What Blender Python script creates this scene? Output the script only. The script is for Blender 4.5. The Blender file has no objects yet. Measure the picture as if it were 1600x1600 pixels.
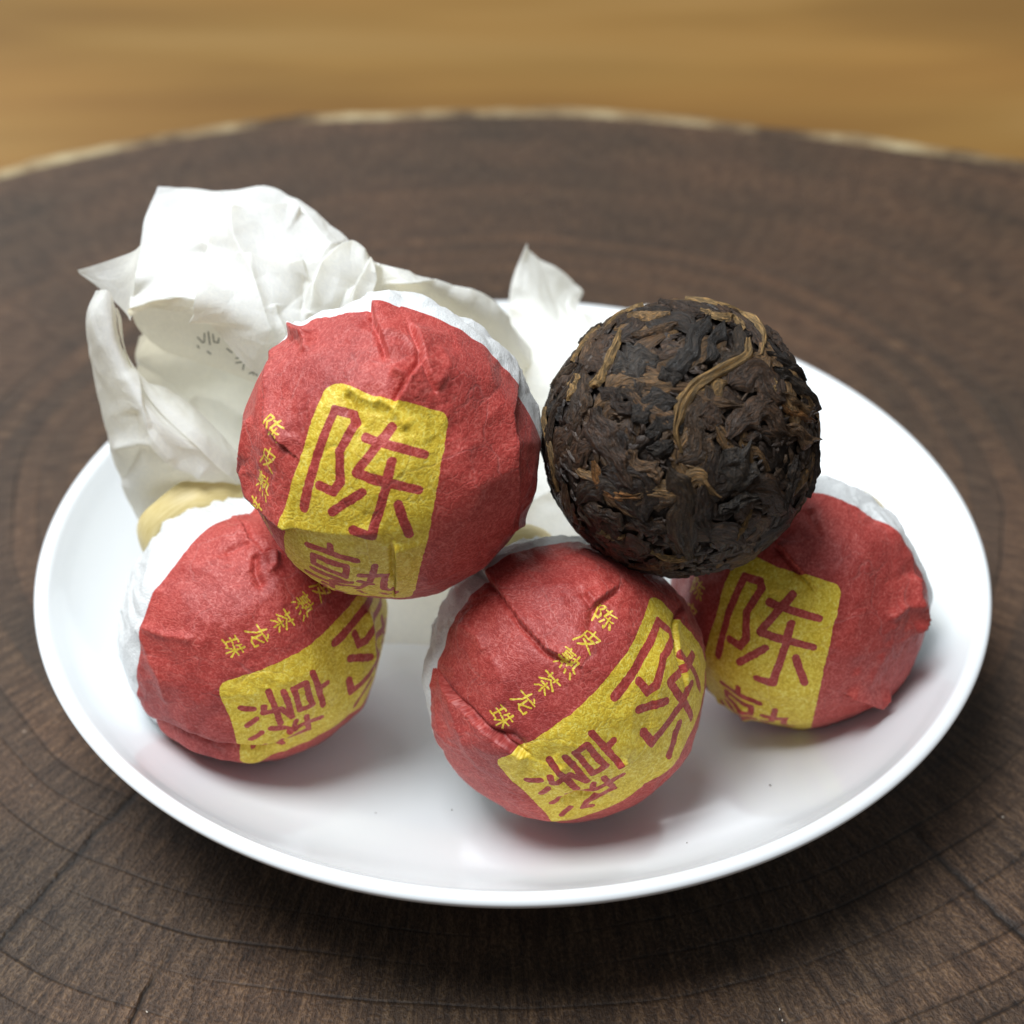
import bpy, math
import numpy as np
from mathutils import Matrix, Vector

# ------------------------------------------------------------------ camera, light, exposure
SC = bpy.context.scene
COL = SC.collection
U = 0.01                                   # everything below is written in centimetres
F, PITCH = 2688.27, 0.6470185
CAM = np.array([-0.0075, -12.6346, 9.8167])
cd = bpy.data.cameras.new('camera'); cam = bpy.data.objects.new('camera', cd); COL.objects.link(cam)
cam.location = CAM * U
cam.rotation_euler = (math.pi / 2 - PITCH, 0, 0)
cd.sensor_width = 36; cd.sensor_fit = 'HORIZONTAL'; cd.lens = F / 1600 * 36
cd.clip_start = 0.005; cd.clip_end = 20
cd.dof.use_dof = True; cd.dof.focus_distance = 0.1335; cd.dof.aperture_fstop = 29
SC.camera = cam
w = bpy.data.worlds.new('World'); SC.world = w; w.use_nodes = True
bg = w.node_tree.nodes['Background']; bg.inputs[0].default_value = (0.93, 0.97, 1.0, 1); bg.inputs[1].default_value = 0.22

def lamp(name, loc, target, size, power, color, size_y=None):
    d = bpy.data.lights.new(name, 'AREA'); d.energy = power; d.color = color
    d.shape = 'RECTANGLE'; d.size = size * U; d.size_y = (size_y or size) * U
    o = bpy.data.objects.new(name, d); COL.objects.link(o); o.location = Vector(loc) * U
    o.rotation_euler = (Vector(target) - Vector(loc)).to_track_quat('-Z', 'Y').to_euler()
    return o
lamp('ceiling_light', (-15, -3, 52), (0, 0, 0), 28, 4.5, (0.94, 0.975, 1.0), 26)
lamp('window_light', (-34, 40, 40), (0, 0, 0), 36, 1.9, (0.92, 0.97, 1.0), 30)
SC.view_settings.view_transform = 'Standard'; SC.view_settings.look = 'None'
SC.view_settings.exposure = -0.05; SC.view_settings.gamma = 1
SC.cycles.max_bounces = 8

# ------------------------------------------------------------------ geometry helpers
cp, sp = math.cos(PITCH), math.sin(PITCH)
FWD = np.array([0, cp, -sp]); UP = np.array([0, sp, cp]); RT = np.array([1.0, 0, 0])
def ray(x, y):
    d = FWD + RT * (x - 800) / F + UP * (800 - y) / F
    return d / np.linalg.norm(d)
def at(x, y, Y):
    d = ray(x, y); return CAM + d * (Y - CAM[1]) / d[1]
def unit(v):
    v = np.asarray(v, float); return v / np.linalg.norm(v)
def basis(c):
    v = unit(CAM - c); x = unit(np.cross([0, 0, 1], v)); return np.array([x, np.cross(v, x), v])
def on_ball(c, r, x, y):                    # unit direction (world) from centre c to the point seen there
    d = ray(x, y); oc = CAM - c; b = oc @ d; q = oc @ oc - r * r; disc = b * b - q
    p = CAM - b * d if disc < 0 else CAM + (-b - math.sqrt(disc)) * d
    return unit(p - c)

def hsh(ix, iy, iz, seed):
    n = (ix.astype(np.int64) * 73856093) ^ (iy.astype(np.int64) * 19349663) ^ (iz.astype(np.int64) * 83492791) ^ (seed * 2654435)
    n = (n ^ (n >> 13)) * 1274126177 & 0x7fffffff
    n = (n ^ (n >> 15)) * 668265263 & 0x7fffffff
    return (n & 0xffff) / 32767.5 - 1
def noise3(p, seed=0):
    i = np.floor(p).astype(np.int64); f = p - i; f = f * f * (3 - 2 * f); r = 0
    for dx in (0, 1):
        for dy in (0, 1):
            for dz in (0, 1):
                wgt = (f[..., 0] if dx else 1 - f[..., 0]) * (f[..., 1] if dy else 1 - f[..., 1]) * (f[..., 2] if dz else 1 - f[..., 2])
                r = r + wgt * hsh(i[..., 0] + dx, i[..., 1] + dy, i[..., 2] + dz, seed)
    return r
def fbm(p, seed=0, o=4, g=0.5):
    r = 0; a = 1
    for k in range(o):
        r = r + a * noise3(p * 2 ** k + 17.3 * k, seed + k); a *= g
    return r
def facet2(p, seed):                        # piecewise-flat crumple, sharp creases
    q = np.concatenate([p, np.zeros(p.shape[:-1] + (1,))], -1)
    p = p + 0.42 * np.stack([noise3(q * 0.9 + 5.1, seed + 50), noise3(q * 0.9 + 31.7, seed + 60)], -1)
    i = np.floor(p).astype(np.int64); f = p - i; z = np.zeros_like(i[..., 0])
    h = lambda a, b: hsh(i[..., 0] + a, i[..., 1] + b, z, seed)
    fx, fy = f[..., 0], f[..., 1]
    flip = hsh(i[..., 0], i[..., 1], z + 3, seed) > 0
    A = np.where(fx > fy, h(0, 0) * (1 - fx) + h(1, 0) * (fx - fy) + h(1, 1) * fy, h(0, 0) * (1 - fy) + h(0, 1) * (fy - fx) + h(1, 1) * fx)
    gx = 1 - fx
    B = np.where(gx > fy, h(1, 0) * (1 - gx) + h(0, 0) * (gx - fy) + h(0, 1) * fy, h(1, 0) * (1 - fy) + h(1, 1) * (fy - gx) + h(0, 1) * gx)
    return np.where(flip, A, B)
def rot2(p, a):
    c, s = math.cos(a), math.sin(a); return np.stack([p[..., 0] * c - p[..., 1] * s, p[..., 0] * s + p[..., 1] * c], -1)
def sstep(x, a, b):
    t = np.clip((x - a) / (b - a), 0, 1); return t * t * (3 - 2 * t)

def mesh_grid(name, P, mat, parent=None, wrap=False, uv=None, attrs=None, flip=False, origin=None):
    """P: (n, m, 3) in centimetres"""
    n, m = P.shape[:2]
    idx = np.arange(n * m).reshape(n, m)
    if wrap: idx = np.concatenate([idx, idx[:, :1]], 1)
    a, b, c, d = idx[:-1, :-1], idx[:-1, 1:], idx[1:, 1:], idx[1:, :-1]
    q = np.stack([a, d, c, b] if flip else [a, b, c, d], -1).reshape(-1, 4)
    return mesh_raw(name, P.reshape(-1, 3), q, mat, parent, None if uv is None else uv.reshape(-1, 2), attrs, origin)
def mesh_raw(name, V, Q, mat, parent=None, uv=None, attrs=None, origin=None, smooth=True):
    me = bpy.data.meshes.new(name); V = np.asarray(V, float); Q = np.asarray(Q, np.int32)
    if origin is not None: V = V - np.asarray(origin)
    me.vertices.add(len(V)); me.vertices.foreach_set('co', (V * U).astype(np.float32).ravel())
    k = Q.shape[1]
    me.loops.add(Q.size); me.loops.foreach_set('vertex_index', Q.ravel())
    me.polygons.add(len(Q)); me.polygons.foreach_set('loop_start', np.arange(0, Q.size, k, dtype=np.int32))
    me.polygons.foreach_set('loop_total', np.full(len(Q), k, np.int32))
    me.polygons.foreach_set('use_smooth', np.full(len(Q), smooth))
    if uv is not None:
        l = me.uv_layers.new(name='UVMap'); l.data.foreach_set('uv', uv[Q.ravel()].astype(np.float32).ravel())
    for an, av in (attrs or {}).items():
        t = me.attributes.new(an, 'FLOAT', 'POINT'); t.data.foreach_set('value', av.ravel().astype(np.float32))
    me.update(calc_edges=True); me.validate()
    me.materials.append(mat)
    o = bpy.data.objects.new(name, me); COL.objects.link(o)
    if origin is not None: o.location = np.asarray(origin) * U
    if parent is not None:
        o.parent = parent
        o.location = Vector(o.location) - parent.location
    return o
def empty(name, loc, label, cat, group=None):
    o = bpy.data.objects.new(name, None); COL.objects.link(o); o.location = np.asarray(loc) * U
    o.empty_display_size = 0.005
    o['label'] = label; o['category'] = cat
    if group: o['group'] = group
    return o
def tag(o, label=None, cat=None, group=None, kind=None):
    for k, v in (('label', label), ('category', cat), ('group', group), ('kind', kind)):
        if v: o[k] = v
    return o

# ------------------------------------------------------------------ node helpers
class NT:
    def __init__(s, name):
        s.m = bpy.data.materials.new(name); s.m.use_nodes = True; s.t = s.m.node_tree; s.t.nodes.clear()
        s.out = s.n('ShaderNodeOutputMaterial')
    def n(s, ty, **kw):
        x = s.t.nodes.new(ty)
        for k, v in kw.items(): setattr(x, k, v)
        return x
    def l(s, a, b): s.t.links.new(a, b)
    def put(s, sock, v):
        if isinstance(v, bpy.types.NodeSocket): s.l(v, sock)
        elif v is not None:
            sock.default_value = (*v, 1) if isinstance(v, tuple) and len(v) == 3 and sock.type == 'RGBA' else v
    def math(s, op, a, b=None, c=None, clamp=False):
        x = s.n('ShaderNodeMath', operation=op, use_clamp=clamp)
        s.put(x.inputs[0], a); s.put(x.inputs[1], b)
        if c is not None: s.put(x.inputs[2], c)
        return x.outputs[0]
    def mix(s, f, a, b, bt='MIX'):
        x = s.n('ShaderNodeMix', data_type='RGBA', blend_type=bt)
        s.put(x.inputs[0], f); s.put(x.inputs[6], a); s.put(x.inputs[7], b); return x.outputs[2]
    def ramp(s, f, pts, interp='LINEAR'):
        x = s.n('ShaderNodeValToRGB'); s.l(f, x.inputs[0]); e = x.color_ramp; e.interpolation = interp
        while len(e.elements) < len(pts): e.elements.new(0.5)
        for el, (p, c) in zip(e.elements, pts):
            el.position = p; el.color = (*c, 1) if isinstance(c, tuple) else (c, c, c, 1)
        return x.outputs[0]
    def noise(s, vec, scale, detail=3, rough=0.5, dim='3D', dist=0.0, w=None):
        x = s.n('ShaderNodeTexNoise', noise_dimensions=dim)
        if dim != '1D' and vec is not None: s.l(vec, x.inputs['Vector'])
        if w is not None: s.l(w, x.inputs['W'])
        x.inputs['Scale'].default_value = scale; x.inputs['Detail'].default_value = detail
        x.inputs['Roughness'].default_value = rough; x.inputs['Distortion'].default_value = dist
        return x.outputs[0]
    def maprange(s, v, a, b, c=0.0, d=1.0, smooth=False):
        x = s.n('ShaderNodeMapRange', interpolation_type='SMOOTHSTEP' if smooth else 'LINEAR')
        s.put(x.inputs[0], v)
        for k, q in zip((1, 2, 3, 4), (a, b, c, d)): s.put(x.inputs[k], q)
        return x.outputs[0]
    def vmul(s, v, k):
        x = s.n('ShaderNodeVectorMath', operation='MULTIPLY'); s.l(v, x.inputs[0]); x.inputs[1].default_value = k; return x.outputs[0]
    def bump(s, h, strength, dist, nrm=None):
        x = s.n('ShaderNodeBump'); s.l(h, x.inputs['Height']); x.inputs['Strength'].default_value = strength
        x.inputs['Distance'].default_value = dist
        if nrm: s.l(nrm, x.inputs['Normal'])
        return x.outputs[0]
    def bsdf(s, color, rough, spec=0.5, nrm=None, **kw):
        x = s.n('ShaderNodeBsdfPrincipled'); s.put(x.inputs['Base Color'], color); s.put(x.inputs['Roughness'], rough)
        s.put(x.inputs['Specular IOR Level'], spec)
        if nrm: s.l(nrm, x.inputs['Normal'])
        for k, v in kw.items(): s.put(x.inputs[k.replace('_', ' ')], v)
        return x.outputs[0]
    def done(s, sh):
        s.l(sh, s.out.inputs[0]); return s.m
    def attr(s, name): return s.n('ShaderNodeAttribute', attribute_name=name).outputs['Fac']
    def uv(s): return s.n('ShaderNodeUVMap', uv_map='UVMap').outputs[0]
    def obj(s): return s.n('ShaderNodeTexCoord').outputs['Object']

def make_image(name, A):
    h, wd = A.shape[:2]
    im = bpy.data.images.new(name, wd, h, alpha=False, float_buffer=False, is_data=True)
    buf = np.ones((h, wd, 4), np.float32); buf[..., :3] = A if A.ndim == 3 else A[..., None]
    im.pixels.foreach_set(buf.ravel()); im.update(); im.pack()
    return im

# ------------------------------------------------------------------ printed label (drawn stroke by stroke)
RES, EXT = 1536, 1.05
def canvas(res, x0, x1, y0, y1):
    X, Y = np.meshgrid(np.linspace(x0, x1, res[0]), np.linspace(y0, y1, res[1])); return X, Y
def sdf_strokes(X, Y, strokes, hw):
    D = np.full(X.shape, 9.0)
    for st in strokes:
        for (ax, ay), (bx, by) in zip(st[:-1], st[1:]):
            m = (X > min(ax, bx) - 2.2 * hw) & (X < max(ax, bx) + 2.2 * hw) & (Y > min(ay, by) - 2.2 * hw) & (Y < max(ay, by) + 2.2 * hw)
            x, y = X[m], Y[m]; dx, dy = bx - ax, by - ay; L = dx * dx + dy * dy + 1e-12
            t = np.clip(((x - ax) * dx + (y - ay) * dy) / L, 0, 1)
            D[m] = np.minimum(D[m], np.hypot(x - ax - t * dx, y - ay - t * dy) - hw)
    return D
CHEN = [[(-.335, .735), (-.36, .40), (-.35, .045)], [(-.335, .735), (-.20, .745), (-.165, .70), (-.215, .50), (-.155, .31), (-.185, .225), (-.285, .235)],
        [(-.07, .63), (.09, .632), (.345, .605)], [(.085, .74), (.03, .624), (-.065, .402), (.13, .394), (.35, .374)],
        [(.143, .53), (.145, .368), (.124, .025), (.0, .022)], [(0, .296), (-.15, .10)], [(.245, .263), (.343, .07)]]
SHU = [[(-.13, -.165), (-.13, -.235)], [(-.285, -.235), (.05, -.235)], [(-.235, -.31), (-.01, -.31), (-.01, -.405), (-.235, -.405), (-.235, -.31)],
       [(-.245, -.475), (.03, -.475), (-.10, -.54), (-.10, -.665), (-.165, -.645)], [(-.285, -.575), (.055, -.57)],
       [(.17, -.27), (.16, -.46), (.07, -.645)], [(.085, -.375), (.255, -.375), (.255, -.59), (.31, -.645), (.335, -.59)], [(.09, -.46), (.17, -.525)],
       [(-.21, -.80), (-.165, -.72)], [(-.065, -.73), (-.035, -.80)], [(.085, -.72), (.12, -.80)], [(.24, -.715), (.30, -.80)]]
SMALL = {
 'chen': [[(1, 9), (1, .5)], [(1, 9), (3.5, 9), (2.2, 6), (3.5, 4), (2.6, 2.5), (1.5, 3)], [(4.5, 8), (9.5, 8)], [(6.5, 9.5), (5, 5), (9.5, 5)], [(7.2, 6.5), (7.2, .5), (6.3, 1.2)], [(5.5, 3.5), (4.2, 1.5)], [(8.5, 3.5), (9.7, 1.5)]],
 'pi': [[(2, 8), (9, 8), (8.3, 6.5)], [(2, 8), (2, 4), (.8, .5)], [(5.3, 9.7), (5.3, 5.3)], [(2.5, 5.3), (8, 5.3), (3, .5)], [(3.5, 4), (9.3, .5)]],
 'shu': [[(2.7, 9.8), (2.7, 9)], [(.5, 8.8), (5.3, 8.8)], [(1.5, 7.7), (4.5, 7.7), (4.5, 6.4), (1.5, 6.4), (1.5, 7.7)], [(1.2, 5.4), (4.5, 5.4), (3, 4.4), (3, 2.6), (2.2, 3)], [(.5, 4), (5.3, 4.2)], [(5.6, 7.3), (8.3, 7.5), (8.2, 4), (9.7, 3.2)], [(7, 9.7), (6.8, 6), (5.3, 3.2)], [(5.8, 5.8), (6.9, 4.8)], [(1.2, 2), (.5, .3)], [(3.5, 1.8), (3.9, .5)], [(6, 1.8), (6.5, .5)], [(8.5, 2), (9.7, .3)]],
 'cha': [[(1, 8.3), (9, 8.3)], [(3.3, 9.6), (3.3, 7.3)], [(6.7, 9.6), (6.7, 7.3)], [(5, 7), (.8, 4.2)], [(5, 7), (9.2, 4.2)], [(2.5, 3.8), (7.5, 3.8)], [(5, 4.9), (5, .3)], [(4, 2.6), (2, .8)], [(6, 2.6), (8, .8)]],
 'long': [[(.8, 7), (9, 7)], [(4.2, 9.7), (3.8, 5), (.7, .5)], [(5.3, 6), (5.3, 1.5), (6, .8), (9, .8), (9, 2.3)], [(8.6, 5.2), (4.5, 2)], [(6.5, 9), (8, 8)]],
 'zhu': [[(.6, 8.5), (3.8, 8.5)], [(.8, 5.5), (3.6, 5.5)], [(.5, 1.7), (4, 2.3)], [(2.2, 8.5), (2.2, 2)], [(5.7, 9), (4.9, 6.5)], [(5.5, 7.7), (9.2, 7.7)], [(4.4, 5), (9.8, 5)], [(7.2, 9.8), (7.2, .3)], [(6.8, 4.5), (4.5, 1.5)], [(7.6, 4.5), (9.7, 1.5)]]}
def label_image():
    X, Y = canvas((RES, RES), -EXT, EXT, -EXT, EXT)
    Q = np.stack([X * 9, Y * 9, X * 0], -1)
    jx = 0.006 * noise3(Q, 3) + 0.003 * noise3(Q * 4, 4); jy = 0.006 * noise3(Q, 5) + 0.003 * noise3(Q * 4, 6)
    Xj, Yj = X + jx, Y + jy
    hw_, hh, rc = .47, .90, .10
    bx = np.abs(Xj) - (hw_ - rc); by = np.abs(Yj) - (hh - rc)
    box = np.hypot(np.maximum(bx, 0), np.maximum(by, 0)) + np.minimum(np.maximum(bx, by), 0) - rc
    aa = 2 * EXT / RES * 1.3
    cov = lambda d: np.clip(0.5 - d / (2 * aa), 0, 1)
    ink = np.minimum(sdf_strokes(Xj, Yj, CHEN, .0315), sdf_strokes(Xj, Yj, SHU, .0245))
    yellow = cov(box) * (1 - cov(ink))
    for k, nm in enumerate(('chen', 'pi', 'shu', 'cha', 'long', 'zhu')):
        s = .0163; cx, cy = -.722, .42 - .214 * k
        st = [[(cx + (x - 5) * s, cy + (y - 5) * s) for x, y in q] for q in SMALL[nm]]
        yellow = np.maximum(yellow, cov(sdf_strokes(X + 1.2 * jx, Y + 1.2 * jy, st, .0068)))
    return make_image('label_print', yellow)
LABEL_IMG = label_image()

def fibre_image():
    rng = np.random.default_rng(5); N = 1024; H = np.zeros((N, N))
    fx = np.fft.fftfreq(N)[:, None]; fy = np.fft.fftfreq(N)[None, :]; r2 = fx ** 2 + fy ** 2
    G = lambda s: np.exp(-2 * (math.pi * s) ** 2 * r2)
    out = 0
    for n, T, kk, s1, s2, wt in ((2600, 46, .05, 2.6, 10, .8), (900, 150, .012, 2.2, 12, .9), (1500, 26, .09, 3.6, 12, .5)):
        H = np.zeros((N, N)); x = rng.random(n) * N; y = rng.random(n) * N; a = rng.random(n) * 6.283; k = rng.normal(0, kk, n)
        amp = rng.random(n) ** 2 + .1; ln = rng.integers(T // 3, T, n)
        for t in range(T):
            np.add.at(H, (y.astype(int) % N, x.astype(int) % N), np.where(t < ln, amp, 0))
            a = a + k; k = k + rng.normal(0, kk * .25, n); x = x + np.cos(a); y = y + np.sin(a)
        h = np.real(np.fft.ifft2(np.fft.fft2(H) * (G(s1) - G(s2)))); out = out + wt * h / h.std()
    for s1, s2, wt in ((2.2, 5, .9), (6, 16, .9), (20, 45, .6)):
        h = np.real(np.fft.ifft2(np.fft.fft2(rng.normal(size=(N, N))) * (G(s1) - G(s2)))); out = out + wt * h / h.std()
    h1 = np.tanh(out / out.std() * .8); h2 = 0
    return make_image('paper_fibre', np.clip(.5 + .24 * h1, 0, 1))
FIBRE_IMG = fibre_image()

INK_BOX = (285, 505, 415, 605)
def ink_image():
    x0, y0, x1, y1 = INK_BOX; X, Y = canvas((520, 400), x0, x1, y1, y0)
    st = [[(306, 527), (313, 535), (316, 534), (317, 521)], [(323, 519), (324.5, 538)], [(330, 523), (331, 534), (338, 536), (339, 529)], [(306, 540), (308, 543)], [(321, 549), (326, 553)],
          [(367, 560), (377, 559)], [(367, 568), (378, 566), (383, 567), (380, 572), (379, 579)], [(390, 586), (396, 584), (397, 588)], [(399, 583), (402, 590)], [(352, 545), (360, 551)]]
    d = sdf_strokes(X, Y, st, 1.15)
    return make_image('tail_print', np.clip(.5 - d / .8, 0, 1))
INK_IMG = ink_image()

# ------------------------------------------------------------------ materials
def img_node(t, im, vec, ext='REPEAT'):
    x = t.n('ShaderNodeTexImage'); x.image = im; x.extension = ext; x.interpolation = 'Cubic'
    t.l(vec, x.inputs[0]); return x.outputs[0]

def wrapper_material():
    t = NT('printed_tissue_paper'); uv = t.uv()
    mp = t.n('ShaderNodeMapping'); t.l(uv, mp.inputs[0]); s = 1 / (2 * EXT)
    mp.inputs['Scale'].default_value = (s, s, 1); mp.inputs['Location'].default_value = (.5, .5, 0)
    lab = img_node(t, LABEL_IMG, mp.outputs[0], 'CLIP')
    fib = img_node(t, FIBRE_IMG, t.vmul(uv, (.82, .82, 1)))
    fib2 = img_node(t, FIBRE_IMG, t.vmul(uv, (.37, .33, 1)))
    big = t.noise(t.obj(), 260, 4, .6)
    red_sd = t.attr('red_edge')
    red = t.maprange(t.math('ADD', red_sd, t.math('MULTIPLY', t.math('SUBTRACT', fib, .5), .012)), -.005, .005)
    edge = t.maprange(t.math('ABSOLUTE', red_sd), 0, .03, 1, 0)
    f = t.math('ADD', t.math('MULTIPLY', fib, .75), t.math('MULTIPLY', fib2, .25))
    redc = t.ramp(f, [(.22, (.31, .028, .022)), (.5, (.46, .060, .048)), (.68, (.55, .11, .090)), (.8, (.64, .19, .16))])
    smud = t.noise(t.obj(), 110, 5, .65)
    redc = t.mix(t.maprange(smud, .45, .72), redc, t.mix(1.0, redc, (.62, .50, .56), 'MULTIPLY'))
    redc = t.mix(t.math('MULTIPLY', edge, .35), redc, (.50, .02, .015))
    yelc = t.ramp(f, [(.2, (.48, .32, .014)), (.45, (.70, .49, .036)), (.62, (.78, .62, .075)), (.82, (.88, .78, .26))])
    whc = t.ramp(f, [(.15, (.60, .62, .62)), (.5, (.74, .76, .76)), (.9, (.86, .87, .87))])
    col = t.mix(red, whc, redc)
    m = t.maprange(t.math('ADD', lab, t.math('MULTIPLY', t.math('SUBTRACT', fib, .5), .35)), .35, .65)
    col = t.mix(t.math('MULTIPLY', m, red), col, yelc)
    def crease(scale, off, wdt):
        mpv = t.n('ShaderNodeMapping'); t.l(uv, mpv.inputs[0]); mpv.inputs['Location'].default_value = off; mpv.inputs['Scale'].default_value = (scale, scale * .8, 1)
        nz = t.n('ShaderNodeTexNoise'); t.l(mpv.outputs[0], nz.inputs['Vector']); nz.inputs['Scale'].default_value = 1.3; nz.inputs['Detail'].default_value = 3
        v = t.n('ShaderNodeVectorMath', operation='ADD'); t.l(mpv.outputs[0], v.inputs[0]); t.l(t.vmul(nz.outputs[1], (.7, .7, .7)), v.inputs[1])
        vo = t.n('ShaderNodeTexVoronoi', feature='DISTANCE_TO_EDGE'); t.l(v.outputs[0], vo.inputs['Vector']); vo.inputs['Scale'].default_value = 1
        rnd = t.n('ShaderNodeObjectInfo').outputs['Random']
        mk = t.maprange(t.noise(mpv.outputs[0], .9, 2, .5), .46, .62)
        return t.math('MULTIPLY', t.maprange(vo.outputs['Distance'], 0, wdt, 1, 0, True), mk)
    cr_a = crease(1.9, (1.3, 4.1, 0), .022); cr_b = crease(4.6, (7.7, 2.2, 0), .035)
    crs = t.math('ADD', cr_a, t.math('MULTIPLY', cr_b, .6), clamp=True)
    col = t.mix(t.math('MULTIPLY', crs, .13), col, t.mix(.5, col, (.85, .75, .70)))
    n1 = t.bump(crs, .22, .00018, t.bump(big, .12, .00025))
    nrm = t.bump(f, .55, .00012, n1)
    sh = t.bsdf(col, t.maprange(f, .2, .8, .62, .42), .38, nrm, Sheen_Weight=.12, Sheen_Roughness=.4)
    tr = t.n('ShaderNodeBsdfTranslucent'); t.put(tr.inputs[0], col)
    mx = t.n('ShaderNodeMixShader'); mx.inputs[0].default_value = .06; t.l(sh, mx.inputs[1]); t.l(tr.outputs[0], mx.inputs[2])
    return t.done(mx.outputs[0])

def tissue_material(name, ink=False):
    t = NT(name); uv = t.uv()
    fib = img_node(t, FIBRE_IMG, t.vmul(uv, (.5, .5, 1)))
    big = t.noise(t.obj(), 180, 3, .5)
    col = t.ramp(fib, [(.2, (.85, .88, .91)), (.8, (.92, .945, .96))])
    if ink:
        mp = t.n('ShaderNodeMapping'); t.l(t.n('ShaderNodeUVMap', uv_map='InkMap').outputs[0], mp.inputs[0])
        k = img_node(t, INK_IMG, mp.outputs[0], 'CLIP')
        col = t.mix(t.math('MULTIPLY', k, .85), col, (.035, .045, .04))
    nrm = t.bump(fib, .35, .00008, t.bump(big, .25, .0006))
    sh = t.bsdf(col, .55, .28, nrm)
    tr = t.n('ShaderNodeBsdfTranslucent'); t.put(tr.inputs[0], t.mix(1.0, col, (.95, .84, .60), 'MULTIPLY')); t.l(nrm, tr.inputs['Normal'])
    mx = t.n('ShaderNodeMixShader'); mx.inputs[0].default_value = .45; t.l(sh, mx.inputs[1]); t.l(tr.outputs[0], mx.inputs[2])
    return t.done(mx.outputs[0])

def band_material():
    t = NT('yellow_band'); n = t.noise(t.vmul(t.uv(), (3, 26, 1)), 1, 4, .6)
    return t.done(t.bsdf(t.ramp(n, [(.3, (.62, .49, .20)), (.7, (.76, .64, .33))]), .42, .4, t.bump(n, .3, .0001), Subsurface_Weight=.0))

def porcelain():
    t = NT('white_glazed_porcelain'); n = t.noise(t.obj(), 30, 2)
    return t.done(t.bsdf((.79, .82, .84), t.maprange(n, .3, .7, .10, .16), .5, t.bump(n, .05, .0004), Coat_Weight=.3, Coat_Roughness=.06))

def board_material():
    t = NT('dark_end_grain_wood'); uv = t.uv()                       # uv = (ring coordinate, angle) about the pith
    sep = t.n('ShaderNodeSeparateXYZ'); t.l(uv, sep.inputs[0]); s, ph = sep.outputs[0], sep.outputs[1]
    wob = t.noise(t.vmul(uv, (.5, 2.2, 1)), 1, 2, .4)
    sw = t.math('ADD', s, t.math('MULTIPLY', wob, .50))
    vor = t.n('ShaderNodeTexVoronoi', voronoi_dimensions='1D'); t.l(sw, vor.inputs['W']); vor.inputs['Scale'].default_value = 3.1
    cell = t.n('ShaderNodeSeparateColor'); t.l(vor.outputs['Color'], cell.inputs[0])
    ve = t.n('ShaderNodeTexVoronoi', voronoi_dimensions='1D', feature='DISTANCE_TO_EDGE'); t.l(sw, ve.inputs['W']); ve.inputs['Scale'].default_value = 3.1
    line = t.math('MULTIPLY', t.maprange(ve.outputs['Distance'], 0, .06, 1, 0), t.maprange(t.noise(t.vmul(uv, (1.5, 3, 1)), 1, 3), .35, .65))
    c2 = t.n('ShaderNodeCombineXYZ'); t.l(t.math('MULTIPLY', s, 2.6), c2.inputs[0]); t.l(t.math('MULTIPLY', ph, 115), c2.inputs[1])
    streak = t.noise(c2.outputs[0], 1, 5, .65, '2D')
    c3 = t.n('ShaderNodeCombineXYZ'); t.l(t.math('MULTIPLY', s, 26), c3.inputs[0]); t.l(t.math('MULTIPLY', ph, 300), c3.inputs[1])
    pore = t.noise(c3.outputs[0], 1, 3, .6, '2D')
    blot = t.noise(t.obj(), 42, 4, .55)
    h = t.math('ADD', t.math('MULTIPLY', streak, .55), t.math('MULTIPLY', pore, .45))
    base = t.ramp(h, [(.32, (.013, .008, .006)), (.5, (.048, .033, .024)), (.68, (.125, .094, .070))])
    tint = t.mix(t.maprange(cell.outputs[0], 0, 1), (.92, .88, .84), (1.42, 1.28, 1.15))
    base = t.mix(1.0, base, tint, 'MULTIPLY'); base = t.mix(1.0, base, (1.10, .94, .74), 'MULTIPLY')
    base = t.mix(1.0, base, t.ramp(blot, [(.3, (.72, .76, .76)), (.7, (1.25, 1.16, 1.1))]), 'MULTIPLY')
    base = t.mix(t.math('MULTIPLY', line, .75), base, (.010, .007, .006))
    crk = None
    for a0, s0, s1, wd in CRACKS:
        jit = t.math('MULTIPLY', t.math('SUBTRACT', t.noise(t.vmul(uv, (1.3, .0, 1)), 1, 4, .6), .5), .035)
        d = t.math('ABSOLUTE', t.math('SUBTRACT', t.math('ADD', ph, jit), a0))
        c = t.maprange(t.math('MULTIPLY', d, s), 0, wd, 1, 0)
        c = t.math('MULTIPLY', c, t.math('MULTIPLY', t.maprange(s, s0, s0 + .6), t.maprange(s, s1 - .8, s1, 1, 0)))
        crk = c if crk is None else t.math('MAXIMUM', crk, c)
    base = t.mix(t.math('MULTIPLY', crk, .9), base, (.006, .004, .003))
    hh = t.math('SUBTRACT', t.math('SUBTRACT', h, t.math('MULTIPLY', line, .35)), t.math('MULTIPLY', crk, .8))
    hh = t.math('ADD', hh, t.math('MULTIPLY', cell.outputs[1], .25))
    return t.done(t.bsdf(base, t.maprange(h, .3, .7, .66, .48), .42, t.bump(hh, .75, .0005)))

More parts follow.
